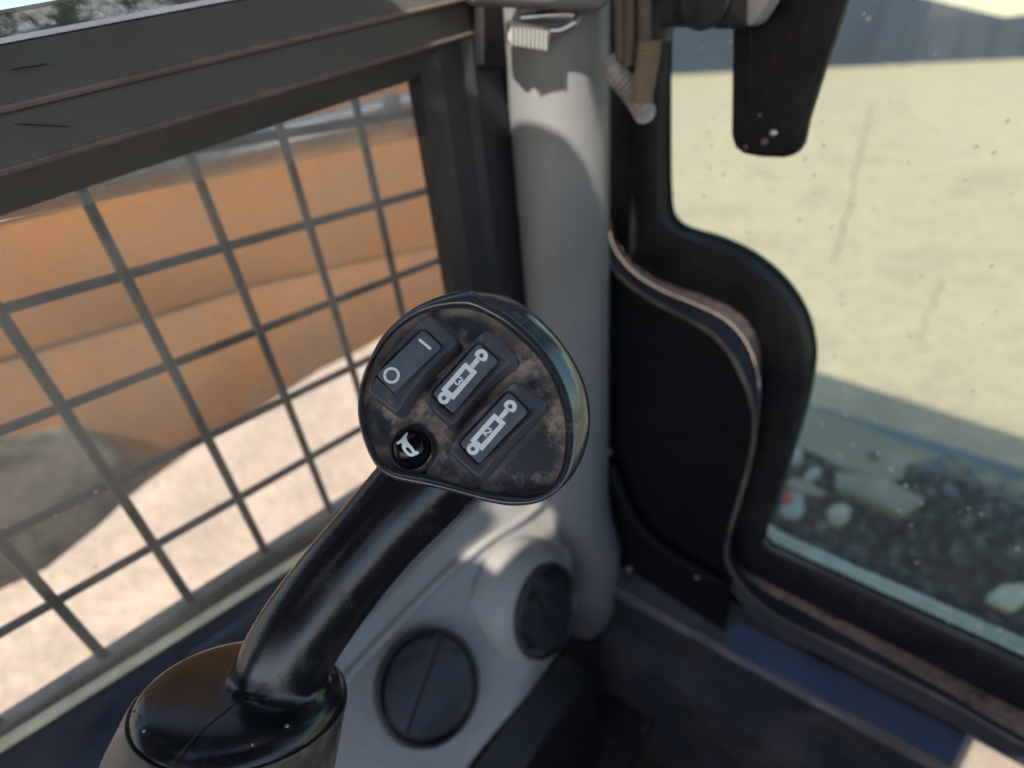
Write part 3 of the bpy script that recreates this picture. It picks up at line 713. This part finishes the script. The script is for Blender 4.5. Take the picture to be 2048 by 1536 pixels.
# pane of glass
gp = [on(x - 6, y + 3, 0, XG) for x, y in ic]
ext = [on(2500, 1530, 0, XG), on(2500, -160, 0, XG)]
bm = NB(); add_prism(bm, [p + Vector((0, .006, -.004)) for p in gp] + [Vector((XG, gp[-1].y, .40)), Vector((XG, gp[0].y, .40))], Vector((.005, 0, 0)))
obj("glass_pane", bm, GL_FRONT, fwn, smooth=False)
# cut edge of the glass along the bottom, pale colour standing for its glow
bm = NB()
eb = [(1529, 1066), (1541, 1084), (1580, 1101), (1700, 1155), (1900, 1246), (2048, 1313), (2500, 1520)]
et = [(1536, 1044), (1558, 1061), (1595, 1079), (1708, 1130), (1910, 1217), (2060, 1282), (2510, 1480)]
add_loft(bm, [[on(x, y, 0, XG + .0058) for x, y in eb], [on(x, y, 0, XG + .040) for x, y in et]], False)
obj("glass_edge", bm, GEDGE, fwn)
bm = NB()
ei = [p for p in ic[4:] if p[1] < 1040]; eo = [(x + 10 * min(1, k / 20), y - 9) for k, (x, y) in enumerate(ei)]
add_loft(bm, [[on(x, y, 0, XG + .0062) for x, y in ei], [on(x, y, 0, XG + .0066) for x, y in eo]], False)
obj("glass_edge", bm, TEAL, fwn)

# black front panel with the cut-out that the frame sits in
fp = thing("front_panel", "matt black panel and dusty ledge around the front window frame", "panel", (.40, .1, -.6))
edge = [(1190, 430), (1205, 500), (1232, 545), (1290, 592), (1370, 635), (1425, 668), (1462, 710), (1490, 765), (1506, 820), (1508, 870), (1498, 930), (1478, 1000), (1460, 1060), (1452, 1105), (1462, 1140), (1500, 1190), (1560, 1235), (1700, 1305), (1900, 1405), (2048, 1490), (2500, 1735)]
ec = curve_px(edge, NC)
E3 = [on(x, y, 0, XP) for x, y in ec]
oc2 = curve_px([(1190, 400), (1224, 440)] + outer[4:], NC)
O3 = [on(x, y, 0, XF + .002) for x, y in oc2]
mid_ = [a.lerp(b, .50 - .40 * max(0, min(1, (k - 55) / 20))) + Vector((.004, 0, 0)) for k, (a, b) in enumerate(zip(E3, O3))]
bm = NB(); add_loft(bm, [E3, [a.lerp(b, .06) + Vector((.003, -.0004, .0004)) for a, b in zip(E3, mid_)], mid_], False); obj("recess_wall", bm, SILL, fp, angle=60)
bm = NB(); add_loft(bm, [[p + Vector((0, -.0005, .0005)) for p in mid_], O3], False); obj("recess_ledge", bm, LEDGE, fp, angle=60)
bm = NB(); add_tube(bm, E3, .0022, 10); obj("rolled_edge", bm, mat("panel_edge_highlight", (.07, .052, .048), .45, dust=.4, dcol=(.22, .17, .13), dscale=16), fp)  # lighter tone on the rolled edge stands for its highlight
bm = NB(); k1 = NC - 36
low = [Vector((XP + .003, .42, p.z)) for p in E3]
pl = [Vector((p.x + .002, p.y, p.z)) for p in E3]
i_low = min(range(NC), key=lambda i: abs(ec[i][1] - 1150) + (0 if ec[i][0] < 1500 else 999))
ring_a = pl[:i_low + 1]
add_prism(bm, ring_a + [Vector((XP + .002, ring_a[-1].y, -.70)), Vector((XP + .002, .36, -.70)), Vector((XP + .002, .36, ring_a[0].z))], Vector((.004, 0, 0)))
obj("black_panel", bm, VOID, fp, smooth=False)
# thin lower flange of the panel down to the door sill
bm = NB(); fl = pl[i_low:]
bl = [Vector((p.x - .004, p.y, p.z - .022)) for p in fl]
add_loft(bm, [fl, bl, [p + Vector((.01, 0, 0)) for p in bl]], False); obj("lower_flange", bm, SILL, fp)
for px, py, r_ in ((1215, 905, .0036), (1258, 1138, .0028), (1395, 1152, .003)):
    c = on(px, py, 0, XP - .012); bm = NB(); add_lathe(bm, c, Vector((-1, -.2, .3)), [(r_, -.004), (r_, .001), (r_ * .7, .0028), (0, .0034)], 16); obj("bolt", bm, LATCH, fp)
# diagonal moulding between pillar foot and ledge
bm = NB(); add_tube(bm, smooth_open([on(1222, 930, 0, .385), on(1262, 1030, 0, .385), on(1330, 1100, 0, .388), on(1440, 1165, 0, .392)], 20), .007, 12); obj("cable_cover", bm, VOID, fp)

# door sill
sl_ = thing("door_sill", "dark door sill with flat blue strip below the front window", "sill", (.4, 0, -.62))
ZS = -.605
a0, a1, b0, b1_ = on(1225, 1172, 2, ZS), on(2150, 1672, 2, ZS), on(1240, 1090, 2, ZS + .02), on(2200, 1574, 2, ZS + .02)
bm = NB()
add_loft(bm, [[b0, b1_], [b0.lerp(a0, .93) + Vector((0, 0, .001)), b1_.lerp(a1, .93) + Vector((0, 0, .001))], [a0, a1], [a0 + Vector((-.006, 0, -.008)), a1 + Vector((-.006, 0, -.008))], [a0 + Vector((.0, 0, -.075)), a1 + Vector((.0, 0, -.075))],
                [a0 + Vector((-.03, 0, -.085)), a1 + Vector((-.03, 0, -.085))], [a0 + Vector((-.035, 0, -.30)), a1 + Vector((-.035, 0, -.30))]], False)
obj("tread", bm, SILL, sl_, angle=20)
bm = NB(); add_tube(bm, [a0 + Vector((0, 0, .001)), a1 + Vector((0, 0, .001))], .0026, 8); obj("edge_bead", bm, mat("sill_edge_highlight", (.10, .085, .08), .5, dust=.4, dcol=(.2, .15, .11), dscale=20), sl_)  # edge highlight put into a lighter bead colour
nrm = (a1 - a0).cross(b0 - a0).normalized(); nrm = nrm if nrm.z > 0 else -nrm
bm = NB(); q = [onplane(x, y, a0 + nrm * .0022, nrm) for x, y in rounded([Vector(p) for p in ((1452, 1262), (1478, 1242), (1935, 1474), (1905, 1532), (1455, 1300))], .2, 3)]
add_prism(bm, q, nrm * .0012); obj("blue_strip", bm, BLUE, sl_, smooth=False)  # flat blue strip laid on the sill
bm = NB(); q = [onplane(x, y, a0 + nrm * .0022, nrm) for x, y in ((1946, 1480), (2170, 1600), (2150, 1655), (1918, 1536))]
add_prism(bm, q, nrm * .0012); obj("sunlit_dusty_plate", bm, mat("sunlit_dusty_plate", (.20, .17, .145), .8, dust=.5, dcol=(.30, .25, .205), dscale=25), sl_, smooth=False)  # plate added, its pale colour standing for the sun patch here

# bracket, motor box and conduits at the top of the front window
br = thing("hanging_bracket", "black tapered bracket hanging in front of the glass at top", "bracket", (.40, .12, .1))
bl_ = [(1462, -140), (1462, 60), (1460, 270), (1466, 296), (1484, 309), (1520, 316), (1566, 317), (1590, 310), (1602, 290), (1612, 240), (1650, 120), (1695, -20), (1730, -140)]
bm = NB(); add_prism(bm, [on(x, y, 0, .398) for x, y in bl_], Vector((.014, 0, 0))); obj("blade", bm, FFR, br, bevel=.004)
bm = NB(); add_prism(bm, [on(x, y, 0, .3965) for x, y in ((1492, -140), (1494, 215), (1500, 222), (1503, 215), (1505, -140))], Vector((.004, 0, 0))); obj("rib", bm, FFR, br, bevel=.001)
for px, py, r_ in ((1547, 266, .0026), (1530, 283, .0024), (1492, 294, .0014), (1520, 230, .0013)):
    c = on(px, py, 0, .398); bm = NB(); add_lathe(bm, c, Vector((-1, 0, 0)), [(r_, -.002), (r_, .0012), (r_ * .6, .0022), (0, .0026)], 14); obj("bolt", bm, SCREW if py == 266 else RIDGE, br)
mb = thing("wiper_motor_box", "dark grey box with round cap above the hanging bracket", "box", (.37, .2, .06))
bm = NB(); add_prism(bm, [on(x, y, 0, .372) for x, y in ((1282, -150), (1284, 78), (1316, 88), (1318, 50), (1330, 54), (1488, 60), (1500, 48), (1540, -150))], Vector((.022, 0, 0))); obj("housing", bm, POSTM, mb, bevel=.004)
bm = NB(); add_lathe(bm, on(1414, -2, 0, .372), Vector((-1, 0, 0)), [(.0165, -.002), (.0165, .003), (.0145, .004), (.0135, .002), (0, .002)], 32); obj("round_cap", bm, VENT, mb)
bm = NB(); add_prism(bm, [on(x, y, 0, .366) for x, y in ((1490, 56), (1492, -150), (1556, -150), (1536, 0), (1508, 46))], Vector((.02, 0, 0))); obj("end_plate", bm, LATCH, mb, bevel=.003)

def conduit(name, label, pts, r_, m_, nr):
    t = thing(name, label, "conduit", pts[-1]); path = smooth_open(pts, nr * 4 + 1)
    bm = NB(); add_tube(bm, path, lambda s_: r_ * (1.0 + .11 * math.cos(s_ * nr * 2 * math.pi)), 14); obj("ribbed_sleeve", bm, m_, t, angle=80)
    return t
X1 = .33
c_a = conduit("conduit", "grey ribbed conduit slanting beside the top of the pillar", [on(1220, 120, 0, X1), on(1234, 150, 0, X1), on(1258, 178, 0, X1 + .004), on(1280, 208, 0, X1 + .01), on(1290, 226, 0, X1 + .02)], .0068, CORR, 16)
c_b = conduit("conduit", "tan ribbed conduit dropping straight under the dark motor box", [on(1300, 82, 0, X1), on(1296, 120, 0, X1), on(1288, 165, 0, X1), on(1283, 205, 0, X1)], .0068, CORR2, 16)
for (x0, x1, y1, lab) in ((1238, 1244, 125, "brown cable nearest the pillar at the top edge"), (1262, 1258, 132, "brown cable between two cables beside the pillar"), (1287, 1290, 95, "brown cable nearest the dark motor box")):
    bm = NB(); add_tube(bm, smooth_open([on(x0, -130, 0, X1 + .004), on((x0 + x1) / 2 + 1, 40, 0, X1 + .002), on(x1, y1, 0, X1)], 14), .0042, 10); tag(obj("cable", bm, HOSE), lab, "cable", "cables beside the pillar top")

# latch and bracket on the pillar top
lt = thing("ribbed_latch", "pale ribbed latch knob fixed high on the grey pillar", "latch", on(1060, 70, 1, .26))
kx, ky = Vector((.80, -.60, 0)), Vector((0, 0, 1)); fwd = Vector((-.60, -.80, 0))
def LP(px, py, dd): return onplane(px, py, ray(1070, 70) * .418 + fwd * dd, fwd)
bm = NB(); add_prism(bm, [LP(x, y, 0) for x, y in ((1010, 42), (1095, 58), (1090, 102), (1012, 88))], fwd * .012); obj("knob", bm, LATCH, lt, bevel=.002)
for k in range(9):
    x = 1021 + k * 8.4; bm = NB(); add_prism(bm, [LP(x, 49 + k * 1.5, .0120), LP(x + 4, 50 + k * 1.5, .0120), LP(x + 4, 91 + k * 1.3, .0120), LP(x, 90 + k * 1.3, .0120)], fwd * .0016); obj("rib", bm, LATCH, lt, smooth=False)
bm = NB(); add_tube(bm, smooth_open([LP(1095, 62, .006), LP(1122, 60, .006), LP(1148, 44, .006), LP(1150, 32, .004), LP(1120, 30, .004), LP(1040, 36, .004)], 24), .0028, 10); obj("wire_loop", bm, SCREW, lt)
bm = NB(); add_prism(bm, [LP(x, y, .0) for x, y in ((925, -120), (926, 4), (940, 14), (1180, 26), (1206, 10), (1212, -120))], fwd * .026); tag(obj("pillar_cap", bm, PIL, bevel=.006), "grey moulded cover at the very top of the pillar", "cover")
bm = NB(); add_prism(bm, [on(x, y, 1, .318) for x, y in ((966, -120), (966, 128), (972, 136), (1012, 136), (1012, -120))], Vector((0, .01, 0))); tag(obj("strap", bm, FFR, bevel=.002), "short black strap hanging beside the pillar top", "strap")

# dark lower trim in the footwell
bm = NB()
prof = [on(1128, 1300, 1, .235), on(1040, 1402, 1, .222), on(945, 1532, 1, .215), on(800, 1720, 1, .21)]
add_loft(bm, [[p + Vector((0, 0, -.006)) for p in prof], [p + Vector((.01, -.03, -.03)) for p in prof], [p + Vector((.02, -.045, -.32)) for p in prof]], False)
tag(obj("footwell_trim", bm, BLK), "black footwell trim running below the grey console edge", "trim")
bm = NB(); add_prism(bm, [on(x, y, 2, -.82) for x, y in rounded([Vector(p) for p in ((1120, 1370), (1290, 1360), (1330, 1420), (1210, 1620), (1000, 1620))], .15, 3)], Vector((0, 0, .02)))
tag(obj("foot_pedal", bm, BLK, bevel=.004), "black foot plate at the pillar base in shadow", "pedal")

# ------------------------------------------------------------------ bucket in front of the machine
ZB = -1.42
bk = thing("loader_bucket", "steel loader bucket with bolted cutting edge seen through the front glass", "bucket", (2.0, .3, G))
zz = lambda pts: [(1500 + x / 2.898, 720 + y / 2.898) for x, y in pts]
def gpoly(pts, z, th): return [on(x, y, 2, z) for x, y in zz(pts)], Vector((0, 0, th))
bm = NB(); add_prism(bm, *gpoly([(60, 155), (300, 240), (880, 470), (1150, 560), (1700, 780), (2600, 1150), (2500, 1500), (1600, 960), (1000, 700), (100, 420)], ZB, -.03)); obj("cutting_edge", bm, STEEL, bk, bevel=.004)
bm = NB(); add_prism(bm, *gpoly([(100, 175), (300, 246), (560, 336), (880, 474), (1140, 562), (950, 590), (890, 690), (800, 694), (640, 660), (520, 622), (440, 566), (250, 495), (60, 440)], ZB + .006, -.004)); obj("wear_plate", bm, TANST, bk, smooth=False)
bm = NB(); add_prism(bm, *gpoly([(500, 640), (800, 690), (1012, 800), (890, 892), (700, 808), (508, 735)], ZB + .05, -.04)); obj("step_plate", bm, TANST, bk, bevel=.005)
for x, y in ((1190, 610), (1375, 690), (1545, 748), (1720, 830), (715, 560)):
    c = on(*zz([(x, y)])[0], 2, ZB + .004); r_ = .045 if x != 715 else .022
    bm = NB(); add_lathe(bm, c, Vector((0, 0, 1)), [(r_, -.004), (r_, .012), (r_ * .7, .02), (0, .022)], 16); obj("bolt", bm, MUD, bk)
bm = NB(); add_box(bm, (.95, -1.1, -1.5), (1.0, 1.1, -1.15)); add_box(bm, (.95, -1.1, -1.5), (2.3, 1.1, -1.47)); obj("bucket_pan", bm, STEEL, bk, smooth=False)
# soil in the bucket
bm = NB(); n1, n2 = 90, 90
from mathutils import noise as mn
P = [(0, 560), (200, 545), (300, 560), (440, 575), (500, 640), (520, 745), (700, 815), (880, 895), (1010, 805), (900, 690), (930, 600), (1060, 640), (1300, 720), (1600, 850), (2600, 1250)]
bd = smooth_open([on(*q_, 2, ZB + .01) for q_ in zz(P)], n1)
bd2 = smooth_open([Vector((1.02, 1.0, ZB - .02)), Vector((1.02, -1.0, ZB - .02))], n1)
grid = [[a.lerp(b, j / n2) for a in () ] for j in ()]
rowsS = []
for j in range(n2 + 1):
    t = j / n2; row = []
    for a, b in zip(bd, bd2):
        p = a.lerp(b, t); h = mn.fractal(p * 7, .6, 2.1, 5) * .035 + mn.noise(p * 40) * .008
        p.z += h * min(1, t * 8); row.append(p)
    rowsS.append(row)
add_loft(bm, rowsS, False); obj("soil", bm, SOIL, kind="stuff", angle=180)
def rock(name, label, cat, pts, z, th, m_):
    P3, o = gpoly(pts, z, th); bm = NB(); c = sum(P3, Vector()) / len(P3)
    mid_ = [c + (p - c) * 1.06 + o * .5 for p in P3]; topp = [c + (p - c) * .72 + o * random.uniform(.85, 1.1) for p in P3]
    add_loft(bm, [P3, mid_, topp], True, True, True); tag(obj(name, bm, m_, smooth=False, bevel=.003), label, cat)
rock("stone", "round pale yellow stone lying on the dark soil", "stone", [(440, 900), (490, 880), (560, 890), (565, 940), (510, 990), (455, 965)], ZB + .01, .05, ROCKM)
rock("stone", "small white stone slanting above the tan scrap", "stone", [(310, 690), (370, 640), (410, 660), (400, 690), (330, 725)], ZB + .01, .03, LATCH)
rock("stone", "upright pale stone at the left edge of the front glass", "stone", [(225, 560), (280, 545), (300, 600), (270, 630), (230, 615)], ZB + .01, .05, LATCH)
rock("scrap_board", "tan board scrap lying flat near the red scrap", "board", [(215, 715), (260, 700), (430, 780), (420, 805), (300, 790), (220, 760)], ZB + .012, .025, TANST)
rock("concrete_lump", "grey concrete lump below the tan board scrap", "lump", [(180, 880), (215, 780), (300, 800), (310, 900), (270, 935), (185, 925)], ZB + .01, .03, LATCH)
rock("concrete_lump", "pale angular lump at the right edge of the dark soil", "lump", [(1365, 1385), (1460, 1325), (1570, 1320), (1610, 1370), (1560, 1440), (1500, 1475), (1375, 1420)], ZB + .03, .03, ROCKM)
rock("plastic_scrap", "small red plastic scrap beside the frame corner", "scrap", [(188, 800), (215, 785), (240, 805), (232, 838), (195, 838)], ZB + .035, .03, RED)
